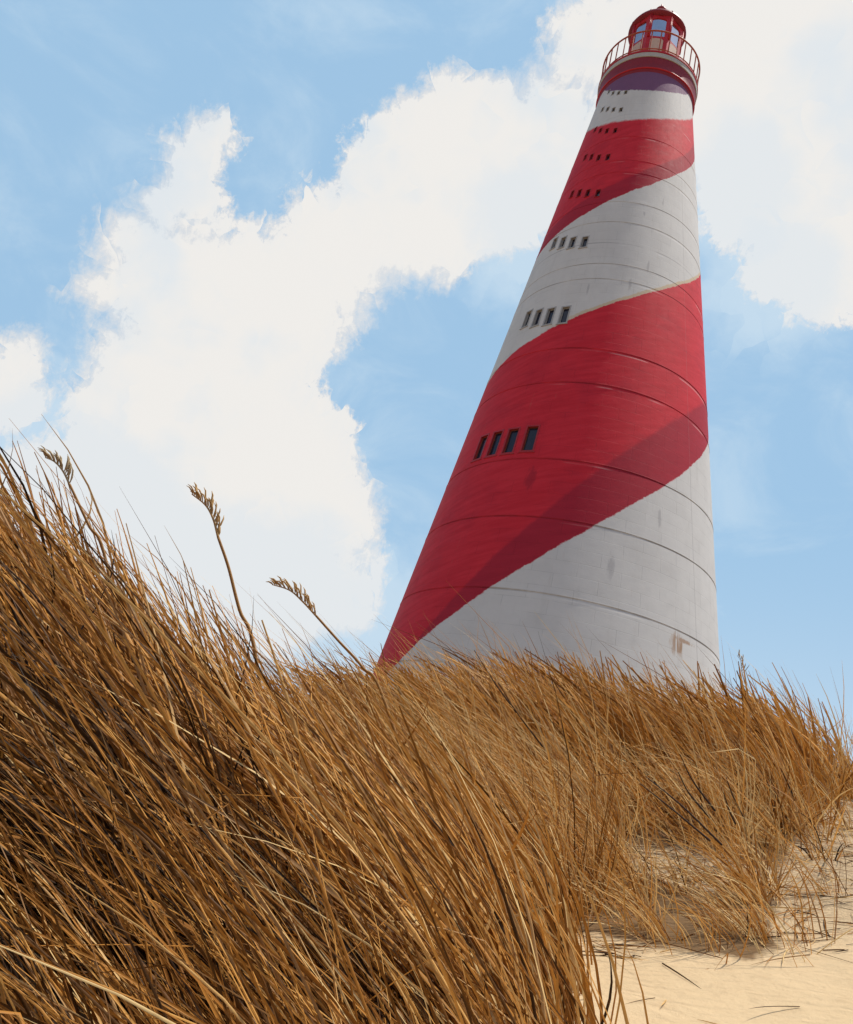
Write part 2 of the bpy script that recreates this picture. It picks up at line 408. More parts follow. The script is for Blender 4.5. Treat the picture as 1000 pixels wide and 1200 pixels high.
m_glass_dark, N, out = material('dark_window_glass')
tc = N.new('ShaderNodeTexCoord')
finish(N, out, N.mix(N.noise(tc.outputs['Object'], 3, 3), (0.012, 0.013, 0.026), (0.022, 0.022, 0.04)), 0.18, spec=0.5)
m_reveal_red = paint('window_surround_red', (0.42, 0.03, 0.04), 0.6, 0.4, 3)
m_reveal_white = paint('window_surround_white', (0.40, 0.39, 0.38), 0.6, 0.35, 3, dirt=(0.3, 0.29, 0.28))
m_in_red = paint('window_reveal_rusty', (0.20, 0.06, 0.03), 0.7, 0.4, 4)
for (ta, tb, za, zb) in holes:
    zm = (za + zb) / 2; hh = zb - za
    isred = zm < 22 or 33 < zm < 40.3
    fr = MB(); g = 0.055 * hh ** 0.5 if hh > 0.6 else 0.022
    dt = g / rad(zm); dep = -0.34; pr = 0.015
    def ringpts(t0, t1, z0_, z1_, o): return [on(t0, z0_, o), on(t1, z0_, o), on(t1, z1_, o), on(t0, z1_, o)]
    inset = 0.0
    outer = ringpts(ta - dt, tb + dt, za - g, zb + g, 0.004)
    o2 = ringpts(ta - dt, tb + dt, za - g, zb + g, pr)
    i1 = ringpts(ta + dt * 0.25, tb - dt * 0.25, za + g * 0.25, zb - g * 0.25, pr)
    i2 = ringpts(ta + dt * 0.25, tb - dt * 0.25, za + g * 0.25, zb - g * 0.25, dep)
    allv = outer + o2 + i1 + i2; qf = []
    for s_ in range(3):
        for k in range(4):
            k2 = (k + 1) % 4
            qf.append((s_ * 4 + k, s_ * 4 + k2, s_ * 4 + 4 + k2, s_ * 4 + 4 + k))
    fr.add(allv, qf)
    # sill
    zt = za - g
    wn = fr.build('window', m_reveal_red if isred else m_reveal_white, tower)
    sl = MB()
    a0, a1 = ta - dt * 1.6, tb + dt * 1.6
    sl.add([on(a0, zt - g * 0.7, 0.004), on(a1, zt - g * 0.7, 0.004), on(a1, zt - 0.004, 0.004), on(a0, zt - 0.004, 0.004),
            on(a0, zt - g * 0.7, 0.045), on(a1, zt - g * 0.7, 0.045), on(a1, zt - 0.004, 0.045), on(a0, zt - 0.004, 0.045)],
           [(0, 1, 5, 4), (1, 2, 6, 5), (2, 3, 7, 6), (3, 0, 4, 7), (4, 5, 6, 7)])
    if hh > 0.5: sl.build('sill', m_reveal_red if isred else m_reveal_white, wn)
    gp = MB()
    e1 = dt * 0.9; e2 = g * 0.9
    q0 = ringpts(ta + dt * 0.2, tb - dt * 0.2, za + g * 0.2, zb - g * 0.2, -0.13)
    gp.add(q0, [(0, 1, 2, 3)])
    gp.build('pane', m_glass_dark, wn)
    if hh > 0.7:                                  # narrow casement frame round the glass
        cf = MB()
        p1 = ringpts(ta + dt * 0.26, tb - dt * 0.26, za + g * 0.26, zb - g * 0.26, -0.10)
        p2 = ringpts(ta + e1, tb - e1, za + e2, zb - e2, -0.10)
        p3 = ringpts(ta + e1, tb - e1, za + e2, zb - e2, -0.126)
        f2 = []
        for s_ in range(2):
            for k in range(4):
                k2 = (k + 1) % 4
                f2.append((s_ * 4 + k, s_ * 4 + k2, s_ * 4 + 4 + k2, s_ * 4 + 4 + k))
        cf.add(p1 + p2 + p3, f2)
        cf.build('frame', m_in_red if isred else m_reveal_white, wn)

# ---- gallery (all heights above eye level, minus BASE for local space)
def L(z): return z - BASE
m_red = paint('red_metal_paint', (0.50, 0.018, 0.028), 0.45, 0.35, 3.0)
m_darkred = paint('dark_red_paint', (0.24, 0.018, 0.035), 0.55, 0.45, 2.5)
m_rail = paint('rusty_red_rail', (0.40, 0.075, 0.035), 0.55, 0.5, 5.0, dirt=(0.22, 0.09, 0.035))
m_slab = paint('grey_white_slab', (0.47, 0.455, 0.44), 0.7, 0.35, 2.0, dirt=(0.32, 0.3, 0.28))
m_tan = paint('tan_panel_paint', (0.62, 0.44, 0.35), 0.6, 0.3, 4.0, dirt=(0.4, 0.16, 0.12))
cor = MB()
rs = rad(44.7)
cor.lathe([(rs - 0.03, L(44.45)), (rs + 0.05, L(44.62)), (2.95, L(44.72)), (2.97, L(44.80)), (2.94, L(44.86)), (2.97, L(45.25)), (3.0, L(45.58)), (3.0, L(45.665))], 128)
corbel = cor.build('gallery_corbel', m_darkred, tower, True)
lip = MB(); lip.ring_tube(2.965, L(44.80), 0.055, 128, 8); lip.build('corbel_lip', m_red, corbel, True)
sl = MB(); sl.lathe([(2.99, L(45.67)), (3.03, L(45.675)), (3.045, L(45.69)), (3.045, L(46.00)), (3.02, L(46.03)), (1.0, L(46.03))], 128)
slab = sl.build('gallery_deck', m_slab, tower)
ed = MB(); ed.lathe([(3.02, L(46.034)), (3.075, L(46.034)), (3.075, L(46.13)), (3.02, L(46.13))], 128, True)
ed.build('deck_edge', m_red, slab)
rail = empty('railing'); rail.parent = tower; rail.location = (0, 0, 0)
RR = 3.0
for zr, tr, nm in ((47.86, 0.052, 'handrail'), (46.34, 0.036, 'lower_rail')):
    mb = MB(); mb.ring_tube(RR, L(zr), tr, 128, 8); mb.build(nm, m_rail, rail, True)
NB = 34
b0m = MB(); b0m.tube([(0, 0, L(46.03)), (0, 0, L(47.86))], 0.037, 6)
b0m.box((0, 0, L(46.06)), (0.06, 0, 0), (0, 0.06, 0), (0, 0, 0.02))
bal = b0m.build('baluster', m_rail, rail)
bal.location = (RR, 0, 0)
for i in range(1, NB):
    c = bal.copy(); C.objects.link(c); c.parent = rail
    a = 2 * math.pi * i / NB
    c.location = (RR * math.cos(a), RR * math.sin(a), 0); c.rotation_euler = (0, 0, a)

# ---- lantern room: eight sides, arched panes, tan parapet panels
LR = 1.70; NS = 8; T0 = R(-9.0)
zA, zP, zW0, zW1, zE = 46.03, 48.55, 49.20, 50.82, 51.15      # deck, parapet top, glass bottom, glass top, eaves
def side(k, u, z, off=0.0):
    """point on lantern side k; u in -1..1 across it"""
    a = T0 + 2 * math.pi * k / NS
    n = Vector((math.sin(a), -math.cos(a), 0)); t = Vector((math.cos(a), math.sin(a), 0))
    ap = LR * math.cos(math.pi / NS); hw = LR * math.sin(math.pi / NS)
    return n * (ap + off) + t * (hw * u) + Vector((0, 0, L(z)))
m_lglass, N, out = material('lantern_glass')
gb = N.new('ShaderNodeBsdfGlossy'); gb.inputs['Color'].default_value = (0.92, 0.93, 1.0, 1); gb.inputs['Roughness'].default_value = 0.06
tb_ = N.new('ShaderNodeBsdfTransparent'); tb_.inputs['Color'].default_value = (0.90, 0.90, 0.97, 1)
tcg = N.new('ShaderNodeTexCoord')
mx = N.new('ShaderNodeMixShader'); N.put(mx.inputs[0], N.math('MULTIPLY_ADD', N.noise(tcg.outputs['Object'], 1.3, 2), 0.2, 0.60))
N.t.links.new(tb_.outputs[0], mx.inputs[1]); N.t.links.new(gb.outputs[0], mx.inputs[2]); N.t.links.new(mx.outputs[0], out.inputs[0])
lant = MB()
for k in range(NS):
    W = 0.66                                         # half width of opening in u
    arch = [(W * math.cos(a), zW1 - 0.18 + 0.18 * math.sin(a)) for a in np.linspace(0, math.pi, 9)]   # right to left
    loop = [(W, zW0)] + arch + [(-W, zW0)]           # opening loop, right-bottom over to left-bottom
    rim = [(1, zW0)] + [(1 - 2 * i / 8, zE) if 0 < i < 8 else ((1 if i == 0 else -1), zW1 - 0.18) for i in range(9)] + [(-1, zW0)]
    rim[2] = (1, zE) ; rim[8] = (-1, zE)
    for off, flip in ((0.0, False), (-0.10, True)):
        vv = [side(k, u, z, off) for u, z in rim] + [side(k, u, z, off) for u, z in loop]
        n = len(rim)
        ff = [((i, i + 1, n + i + 1, n + i) if not flip else (i, n + i, n + i + 1, i + 1)) for i in range(n - 1)]
        lant.add(vv, ff)
        lant.add([side(k, -1, zA, off), side(k, 1, zA, off), side(k, 1, zW0, off), side(k, W, zW0, off), side(k, -W, zW0, off), side(k, -1, zW0, off)], [(0, 1, 2, 3, 4, 5)])
    vv = [side(k, u, z, 0.0) for u, z in loop] + [side(k, u, z, -0.10) for u, z in loop]; n = len(loop)
    lant.add(vv, [(i, i + 1, n + i + 1, n + i) for i in range(n - 1)] + [(n - 1, 0, n, 2 * n - 1)])
lw = lant.build('lantern_room', m_red, tower)
for k in range(NS):
    W = 0.66
    loop = [(W, zW0)] + [(W * math.cos(a), zW1 - 0.18 + 0.18 * math.sin(a)) for a in np.linspace(0, math.pi, 9)] + [(-W, zW0)]
    mesh_obj('lantern_pane', [side(k, u, z, -0.06) for u, z in loop], [tuple(range(len(loop)))], m_lglass, lw)
    pm = MB()                                        # tan panel, rounded top, proud of the parapet
    pl = [(0.62, 46.35)] + [(0.62 * math.cos(a), 48.80 + 0.2 * math.sin(a)) for a in np.linspace(0, math.pi, 9)] + [(-0.62, 46.35)]
    n = len(pl)
    pm.add([side(k, u, z, 0.003) for u, z in pl] + [side(k, u, z, 0.035) for u, z in pl],
           [tuple(range(n, 2 * n))] + [(i, (i + 1) % n, n + (i + 1) % n, n + i) for i in range(n)])
    pm.build('parapet_panel', m_tan, lw)
    # corner post, doubled
    ml = MB()
    for u in (-0.93, -0.80):
        ml.tube([side(k, u, zW0 - 0.1, 0.03), side(k, u, zE, 0.03)], 0.045, 8)
    ml.build('mullion', m_red, lw, True)
mb = MB(); mb.lathe([(1.60, L(zE - 0.12)), (1.74, L(zE - 0.05)), (1.84, L(zE + 0.02)), (1.84, L(zE + 0.10)), (1.78, L(zE + 0.13))], 96)
mb.build('eaves_ring', m_darkred, lw, True)
m_dome = paint('dome_red_paint', (0.28, 0.028, 0.03), 0.45, 0.5, 2.0, dirt=(0.25, 0.09, 0.03))
dm = MB(); pr_ = []
for a in np.linspace(0, math.pi / 2, 18):
    pr_.append((1.80 * math.cos(a) + 0.0005, L(zE + 0.10 + 0.78 * math.sin(a))))
dm.lathe(pr_, 96)
dome = dm.build('dome_roof', m_dome, tower, True)
rb = MB()
for k in range(NS):
    a = T0 + 2 * math.pi * (k + 0.5) / NS
    rb.tube([(1.81 * math.cos(q) * math.sin(a), -1.81 * math.cos(q) * math.cos(a), L(zE + 0.10 + 0.79 * math.sin(q))) for q in np.linspace(0.03, 1.45, 14)], 0.035, 6)
rb.build('dome_seam', m_darkred, dome, True)
fn = MB(); zt = zE + 1.75
fn.lathe([(0.001, L(zE + 0.80)), (0.42, L(zE + 0.82)), (0.30, L(zE + 0.98)), (0.26, L(zt - 0.05)), (0.36, L(zt - 0.02)), (0.36, L(zt + 0.10)), (0.22, L(zt + 0.2)), (0.20, L(zt + 0.34)), (0.34, L(zt + 0.48)), (0.36, L(zt + 0.62)), (0.26, L(zt + 0.78)), (0.10, L(zt + 0.9)), (0.03, L(zt + 1.25)), (0.0005, L(zt + 1.3))], 32)
fn.build('finial', m_dome, dome, True)
# lamp and lens behind the glass
lp = MB(); lp.lathe([(0.0005, L(48.2)), (0.34, L(48.2)), (0.34, L(48.7)), (0.46, L(48.8)), (0.52, L(49.4)), (0.46, L(50.0)), (0.2, L(50.2)), (0.0005, L(50.25))], 32)
m_lens = paint('lens_glass', (0.55, 0.6, 0.62), 0.15, 0.2, 8)
lp.build('lamp_lens', m_lens, tower, True)

# ------------------------------------------------------------------ the dunes: one sheet to the horizon
CP = np.array([  # x, y, height (eye level = 0)
 # sand and path
 (1.03, 2.39, -.244), (1.38, 2.43, -.18), (.68, 2.30, -.30), (.95, 3.47, -.14), (1.48, 3.28, -.065), (2.0, 4.03, .153), (2.11, 3.75, .19),
 (1.8, 4.67, .25), (2.96, 5.8, .66), (3.9, 7.0, 1.07), (2.6, 2.6, .05), (4.6, 5.2, .75), (4.7, 8.4, 1.30), (6.5, 6.5, 1.2), (4.0, 3.0, .35),
 # middle dune up to its crest
 (.8, 4.0, -.10), (1.25, 6.0, .42), (1.55, 8.0, 1.03), (2.9, 8.6, 1.13), (3.9, 8.6, 1.14), (.25, 6.5, .25), (.1, 8.0, .52), (-.45, 9.0, .62), (.9, 8.3, .86),
 (.25, 5.0, .05), (2.3, 7.0, .86), (1.7, 9.6, 1.05), (4.0, 10.4, 1.22), (5.6, 10.2, 1.30), (0, 10.5, .4), (-1.6, 9, .5), (2.8, 11.5, .7), (6, 13, 1.0),
 # near dune on the left
 (-1.35, 2.7, .42), (-.95, 3.1, .25), (-.45, 3.2, .02), (-.66, 1.9, -.13), (-.4, 1.35, -.34), (-.25, 2.2, -.18), (0, 1.3, -.46), (.3, 2.1, -.33), (.55, 1.6, -.40), (.1, 3.3, -.24),
 (.45, 3.2, -.26), (-1.3, 1.8, .12), (-2.4, 2.8, .72), (-2.0, 1.2, .2), (-1.6, 4.2, .30), (-.8, 4.4, .1), (-.2, 4.6, -.15), (-3.4, 4.6, .55), (-2.6, 6.5, .1), (-1, 6.5, .0),
 (0, 0, -.55), (.8, .8, -.45), (-.8, .4, -.4), (2, .8, -.3), (0, -2, -.7), (3, -2, -.6), (-3, -1, -.1), (5, 0, 0.1),
 ] + [(18 * math.sin(a), 18 * math.cos(a), -1.0) for a in np.linspace(0, 2 * math.pi, 16, endpoint=False)]
   + [(30 * math.sin(a), 30 * math.cos(a), -1.0) for a in np.linspace(0.1, 2 * math.pi + .1, 12, endpoint=False)])
def tps(d):
    return np.where(d > 1e-9, d * d * np.log(np.maximum(d, 1e-9)), 0.0)
n_ = len(CP)
Kd = np.hypot(CP[:, 0][:, None] - CP[:, 0][None], CP[:, 1][:, None] - CP[:, 1][None])
A_ = np.zeros((n_ + 3, n_ + 3)); A_[:n_, :n_] = tps(Kd) + 0.02 * np.eye(n_)
A_[:n_, n_] = 1; A_[:n_, n_ + 1:] = CP[:, :2]; A_[n_:, :n_] = A_[:n_, n_:].T
W_ = np.linalg.solve(A_, np.concatenate([CP[:, 2], np.zeros(3)]))
_ph = rng.uniform(0, 6.28, (14, 2)); _fr = rng.normal(0, 1, (14, 2))
def wave(x, y, f, seed=0):
    a = np.zeros_like(x)
    for i in range(7):
        k = _fr[(i + seed) % 14]
        a += np.sin(f * (k[0] * x + k[1] * y) + _ph[(i + seed) % 14, 0])
    return a / 7
def height(x, y):
    x = np.asarray(x, float); y = np.asarray(y, float); sh = x.shape
    xf, yf = x.ravel(), y.ravel(); h = np.empty_like(xf)
    for s in range(0, len(xf), 20000):
        xs, ys = xf[s:s + 20000], yf[s:s + 20000]
        d = np.hypot(xs[:, None] - CP[:, 0][None], ys[:, None] - CP[:, 1][None])
        h[s:s + 20000] = tps(d) @ W_[:n_] + W_[n_] + W_[n_ + 1] * xs + W_[n_ + 2] * ys
    rr = np.hypot(xf, yf); t = np.clip((rr - 16) / 8, 0, 1); t = t * t * (3 - 2 * t)
    far = -1.0 + 0.5 * wave(xf, yf, 0.09, 3) * np.clip((rr - 60) / 60, 0, 1)
    h = h * (1 - t) + far * t
    near = np.clip(1 - rr / 20, 0, 1)
    h += near * (0.018 * wave(xf, yf, 3.1) + 0.007 * wave(xf, yf, 11, 4))
    return h.reshape(sh)

ang = np.concatenate([np.arange(-40, 40, 0.28), np.arange(40, 320, 2.0)]) * math.pi / 180
rds = np.concatenate([[0.12], np.geomspace(0.3, 14, 260), np.geomspace(14.6, 9000, 60)])
rx = rds[:, None] * np.sin(ang)[None]; ry = rds[:, None] * np.cos(ang)[None]
hz = height(rx, ry)
na, nr = len(ang), len(rds)
idx = np.arange(na * nr).reshape(nr, na)
q = np.stack([idx[:-1], np.roll(idx[:-1], -1, 1), np.roll(idx[1:], -1, 1), idx[1:]], -1).reshape(-1, 4)[:, ::-1]
def np_mesh(name, V, Q, mat, parent=None, smooth=True, attrs=None):
    me = bpy.data.meshes.new(name)
    me.vertices.add(len(V)); me.vertices.foreach_set('co', np.ascontiguousarray(V, np.float32).ravel())
    nq = len(Q); k = Q.shape[1]
    me.loops.add(nq * k); me.loops.foreach_set('vertex_index', np.ascontiguousarray(Q, np.int32).ravel())
    me.polygons.add(nq); me.polygons.foreach_set('loop_start', np.arange(0, nq * k, k, dtype=np.int32))
    me.polygons.foreach_set('use_smooth', np.full(nq, smooth))
    for an, av in (attrs or {}).items():
        at = me.attributes.new(an, 'FLOAT', 'POINT'); at.data.foreach_set('value', np.ascontiguousarray(av, np.float32))
    me.update(calc_edges=True); me.validate()
    me.materials.append(mat)
    return link(bpy.data.objects.new(name, me), parent)

def inside(px, py, poly):
    poly = np.asarray(poly); c = np.zeros(px.shape, bool); j = len(poly) - 1
    for i in range(len(poly)):
        xi, yi = poly[i]; xj, yj = poly[j]
        cr = ((yi > py) != (yj > py)) & (px < (xj - xi) * (py - yi) / (yj - yi + 1e-12) + xi)
        c ^= cr; j = i
    return c
SAND = [(.22, .3), (.40, 1.3), (.52, 1.8), (.58, 2.2), (.68, 2.85), (.77, 3.28), (.97, 3.34), (1.12, 3.20), (1.27, 3.16), (1.46, 3.02), (1.58, 3.2), (1.70, 3.5), (1.85, 3.85), (2.0, 4.2), (2.42, 4.9), (2.92, 5.7),
        (3.65, 6.8), (4.35, 7.7), (4.7, 8.6), (5.6, 9.4), (8, 10.5), (9, 7), (8, 0.3)]
PATCH = [(1.40, 4.30), (1.70, 4.08), (2.04, 4.12), (2.06, 4.66), (1.8, 4.92), (1.42, 4.88)]
def sandy(x, y):
    wx = x + 0.11 * wave(x, y, 7, 2) + .05 * wave(x, y, 19, 1); wy = y + 0.11 * wave(x, y, 6.5, 5) + .05 * wave(x, y, 17, 3)
    return inside(wx, wy, SAND) | inside(wx, wy, PATCH)

m_sand, N, out = material('dune_sand')
geo = N.new('ShaderNodeNewGeometry'); P = NX(N, geo.outputs['Position'])
n1 = N.noise(P, 1.3, 5, 0.6); n2 = N.noise(P, 9, 6, 0.65); n3 = N.noise(P, 420, 2, 0.7); n4 = N.noise(P, 60, 4, 0.7)
c = N.mix(n1, (0.60, 0.43, 0.245), (0.68, 0.51, 0.31))
c = N.mix(N.sstep(n2, 0.55, 0.75) * 0.4, c, (0.47, 0.33, 0.19))
c = N.mix(N.sstep(n3, 0.58, 0.75) * 0.45, c, (0.30, 0.21, 0.13))
c = N.mix(N.sstep(n3, 0.42, 0.28) * 0.4, c, (0.74, 0.62, 0.44))
# trodden, littered sand higher up the path is greyer
px_, py_, pz_ = N.xyz(P)
trod = N.sstep(py_ + px_ * 0.55 + (n1 - 0.5) * 1.6, 3.9, 5.2)
c = N.mix(trod * N.sstep(n4, 0.38, 0.6) * 0.8, c, (0.30, 0.21, 0.13))
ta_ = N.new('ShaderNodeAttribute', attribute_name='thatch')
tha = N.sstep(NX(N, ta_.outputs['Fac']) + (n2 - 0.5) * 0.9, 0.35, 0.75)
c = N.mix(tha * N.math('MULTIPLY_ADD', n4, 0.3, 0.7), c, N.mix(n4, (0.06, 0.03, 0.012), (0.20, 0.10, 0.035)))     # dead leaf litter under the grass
wv = N.new('ShaderNodeTexWave', wave_type='BANDS', bands_direction='Y'); N.put(wv.inputs['Vector'], N.vmath('ADD', P, N.vmath('SCALE', N.noise(P, 2.2, 3, 0.6, 0, 'Color'), scale=0.45)))
wv.inputs['Scale'].default_value = 4.2; wv.inputs['Distortion'].default_value = 2.5; wv.inputs['Detail'].default_value = 3; wv.inputs['Detail Scale'].default_value = 1.6
rip = NX(N, wv.outputs['Fac'])
b_ = finish(N, out, c, 0.95, None, spec=0.1)
h1 = N.bump(rip * 0.32 + n2 * 1.3 + n4 * N.math('MULTIPLY_ADD', trod, 1.3, 0.25), 0.55, 0.022)
h2 = N.new('ShaderNodeBump'); N.put(h2.inputs['Height'], n3); h2.inputs['Strength'].default_value = 0.6; h2.inputs['Distance'].default_value = 0.003
N.put(h2.inputs['Normal'], h1); N.put(b_.inputs['Normal'], h2.outputs[0])
def thatch(x, y):
    d = np.hypot(x, y)
    sd_ = d * 0.012
    h_ = sum((~sandy(x + sd_ * math.cos(a), y + 2 * sd_ * math.sin(a))).astype(float) for a in np.arange(0, 6.2, .785)) / 8
    return np.where(d > 14, np.clip(0.62 + 0.5 * wave(x, y, .55), 0, 1), h_)       # beyond, dunes grown over with patches of bare sand
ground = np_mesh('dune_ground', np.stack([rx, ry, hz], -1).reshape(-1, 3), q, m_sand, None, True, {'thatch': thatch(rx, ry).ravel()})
tag(ground, 'pale wind-blown sand of the dunes with the path climbing to the right', kind='structure')

# ------------------------------------------------------------------ marram grass
m_grass, N, out = material('dry_marram')
at = N.new('ShaderNodeAttribute', attribute_name='tint'); tv = NX(N, at.outputs['Fac'])
geo = N.new('ShaderNodeNewGeometry')
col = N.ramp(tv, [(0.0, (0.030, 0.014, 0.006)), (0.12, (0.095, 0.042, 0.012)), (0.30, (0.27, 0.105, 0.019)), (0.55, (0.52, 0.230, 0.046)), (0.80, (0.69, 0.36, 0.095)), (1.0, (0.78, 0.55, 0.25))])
col = N.mix(N.sstep(N.noise(geo.outputs['Position'], 30, 3), 0.5, 0.75) * 0.35, col, (0.16, 0.07, 0.02))
hsh = N.math('FRACT', tv * 61.7)                                       # one leaf in six has weathered grey
col = N.mix(N.sstep(hsh, 0.82, 0.86) * N.sstep(tv, 0.2, 0.4) * 0.4, col, (0.40, 0.31, 0.20))
bs = N.new('ShaderNodeBsdfPrincipled'); N.put(bs.inputs['Base Color'], col); bs.inputs['Roughness'].default_value = 0.5; bs.inputs['Specular IOR Level'].default_value = 0.12
tr = N.new('ShaderNodeBsdfTranslucent'); N.put(tr.inputs['Color'], col)
mx = N.new('ShaderNodeMixShader'); mx.inputs[0].default_value = 0.22
N.t.links.new(bs.outputs[0], mx.inputs[1]); N.t.links.new(tr.outputs[0], mx.inputs[2]); N.t.links.new(mx.outputs[0], out.inputs[0])

def nrm(a): return a / np.maximum(np.linalg.norm(a, axis=-1, keepdims=True), 1e-9)
def grass_mesh(name, root, u0, bend, length, width, tint, nseg=6, fold=True, blunt=False):
    """arched, tapering, folded leaves: root (n,3), first direction u0, bend vector (per unit length squared)"""
    n = len(root); s = np.linspace(0, 1, nseg + 1)
    Ls = (length[:, None] * s[None])[..., None]
    Pc = root[:, None] + Ls * u0[:, None] + length[:, None, None] * (s ** 2)[None, :, None] * bend[:, None]
    sk = rng.uniform(.35, .8, n); kv = nrm(rng.normal(0, 1, (n, 3)) + [-.4, 0, -.6]) * (rng.uniform(0, 1, n) < (0 if blunt else .09))[:, None]      # some are snapped
    kv[:, 2] = -np.abs(kv[:, 2]) - .25 * (kv[:, 2] != 0)                # a snapped leaf hangs
    Pc = Pc + (np.maximum(s[None] - sk[:, None], 0) * length[:, None])[..., None] * kv[:, None] * .9
    T = nrm(np.gradient(Pc, axis=1))
    rv = nrm(rng.normal(0, 1, (n, 3)))[:, None]
    S = nrm(np.cross(T, rv)); Nn = np.cross(S, T)
    wd = width[:, None] * np.clip(0.75 + 0.6 * s - 1.28 * s ** 2.2, 0.06, None)[None]
    if blunt: wd = width[:, None] * np.clip(.85 + .25 * s - 1.0 * s ** 4.5, .3, None)[None]
    wd = wd[..., None] * 0.5
    if fold:
        cols = np.stack([Pc - S * wd, Pc + Nn * wd * 0.7, Pc + S * wd], 2)
    else:
        cols = np.stack([Pc - S * wd, Pc + S * wd], 2)
    m = cols.shape[2]; V = cols.reshape(-1, 3)
    base = (np.arange(n) * (nseg + 1) * m)[:, None, None]
    i = np.arange(nseg)[None, :, None] * m; k = np.arange(m - 1)[None, None]
    a = base + i + k
    Q = np.stack([a, a + 1, a + m + 1, a + m], -1).reshape(-1, 4)
    tt = np.repeat(tint, (nseg + 1) * m)
    return np_mesh(name, V, Q, m_grass, None, True, {'tint': tt})

def tufts(x0, x1, y0, y1, per_m2, blades, rad_, reject):
    n = int((x1 - x0) * (y1 - y0) * per_m2)
    cx = rng.uniform(x0, x1, n); cy = rng.uniform(y0, y1, n)
    k = (~sandy(cx, cy) | ((rng.uniform(0, 1, n) < .35) & ~sandy(cx - .22, cy + .16) & (cy > 2.6))) & ~reject(cx, cy); cx, cy = cx[k], cy[k]
    nb = rng.poisson(blades, len(cx))
    ti = np.repeat(np.arange(len(cx)), nb)
    rr = rad_ * np.sqrt(rng.uniform(0, 1, len(ti))) * rng.uniform(0.5, 1.4, len(cx))[ti]; aa = rng.uniform(0, 6.283, len(ti))
    ox, oy = rr * np.cos(aa), rr * np.sin(aa)
    return cx, cy, ti, cx[ti] + ox, cy[ti] + oy, ox / rad_, oy / rad_

def tints(n, ti, nt, dark=0.0):
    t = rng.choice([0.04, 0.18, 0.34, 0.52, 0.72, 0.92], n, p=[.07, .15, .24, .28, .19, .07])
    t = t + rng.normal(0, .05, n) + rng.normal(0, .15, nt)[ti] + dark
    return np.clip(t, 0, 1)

# near dune: long leaves swept to the left by the wind
def near_reject(x, y):
    d = np.hypot(x, y); az = np.degrees(np.arctan2(x, y))
    return (d < 0.85) | (az < -44) | (y > 3.9 - 0.3 * x) | (x > 0.82)
cx, cy, ti, bx, by, ox, oy = tufts(-2.9, 0.85, 0.5, 5.0, 44, 44, 0.085, near_reject)
n = len(bx); nt = len(cx); dist = np.hypot(bx, by)
root = np.stack([bx, by, height(bx, by) - 0.02], -1)
flat = np.clip(0.5 - 0.55 * (bx + 0.2), 0, 1)[:, None]              # further left the leaves lie flatter
tl_ = rng.normal(0, .12, (nt, 3))[ti]
lean0 = rng.uniform(.15, .5, (n, 1)) + .22 * flat
u0 = nrm(np.concatenate([-lean0 + .30 * ox[:, None], rng.normal(0, .14, (n, 1)) + .25 * oy[:, None], np.full((n, 1), 1.0)], 1) + tl_ + rng.normal(0, .09, (n, 3)))
bend = np.concatenate([-(rng.uniform(.18, .60, (n, 1)) + .18 * flat), rng.normal(-.02, .10, (n, 1)), -(rng.uniform(.05, .34, (n, 1)) + .14 * flat)], 1) + tl_ * .4
wild = rng.uniform(0, 1, n) < .15                                   # broken, crossing leaves
wild &= (bx < .25) & (dist > 1.2)
u0[wild] = nrm(u0[wild] + rng.normal(0, .55, (wild.sum(), 3)) * [1, .6, .3])
length = rng.gamma(9, .072, n).clip(.28, 1.05)
length *= np.clip(0.55 + dist * 0.2, .6, 1.0) * (1 - .22 * np.clip((bx + .35) / .4, 0, 1) * np.clip((by - 1.9) / .8, 0, 1))
length *= rng.normal(1, .20, nt).clip(.55, 1.4)[ti]
width = (.0036 + rng.gamma(2.2, .0019, n)).clip(0, .012) * np.clip(dist / 2.2, .55, 1.15)
tip = root + length[:, None] * (u0 + bend); th_ = np.hypot(tip[:, 0], tip[:, 1])
ok = np.degrees(np.arctan2(tip[:, 2], th_)) < 10.5 - .33 * np.degrees(np.arctan2(tip[:, 0], tip[:, 1]))       # the wind keeps the sward level
root, u0, bend, length, width, ti, bx, by = root[ok], u0[ok], bend[ok], length[ok], width[ok], ti[ok], bx[ok], by[ok]; n = len(bx)
g1 = grass_mesh('near_dune_grass', root, u0, bend, length, width, tints(n, ti, nt, (-.45 * np.clip((.22 - bx) / .5, 0, 1) * np.clip((2.75 - by) / .7, 0, 1)) * (rng.uniform(0, 1, n) < .86) + .06), 7)  # lower-left leaves tinted darker, painting in the shadow between them
tag(g1, 'long dry brown marram grass leaning left over the nearest dune slope', kind='stuff')
print('near blades', n)

# middle dune: shorter looking, denser, golden, up to the crest in front of the lighthouse
def mid_reject(x, y):
    az = np.degrees(np.arctan2(x, y)); d = np.hypot(x, y)
    gap = (np.abs(az + 2.6) < 1.1) & (d > 7.0)                       # bare sandy notch beside the near dune
    return (az < -40) | (az > 44) | ((y < 3.9 - 0.3 * x) & (x < .78)) | (d > 11.8) | gap | (wave(x, y, 2.4, 1) > .52)
cx, cy, ti, bx, by, ox, oy = tufts(-6.5, 8.5, 2.9, 11.8, 24, 42, 0.13, mid_reject)
k = ~sandy(bx, by) | (rng.uniform(0, 1, len(bx)) < .22)
ti, bx, by, ox, oy = ti[k], bx[k], by[k], ox[k], oy[k]
n = len(bx); nt = len(cx); dist = np.hypot(bx, by)
root = np.stack([bx, by, height(bx, by) - 0.02], -1)
right = np.clip((bx - 1.2) / 1.2, 0, 1)[:, None] * np.clip((6.5 - by) / 2.0, 0, 1)[:, None]
tl_ = rng.normal(0, .17, (nt, 3))[ti]
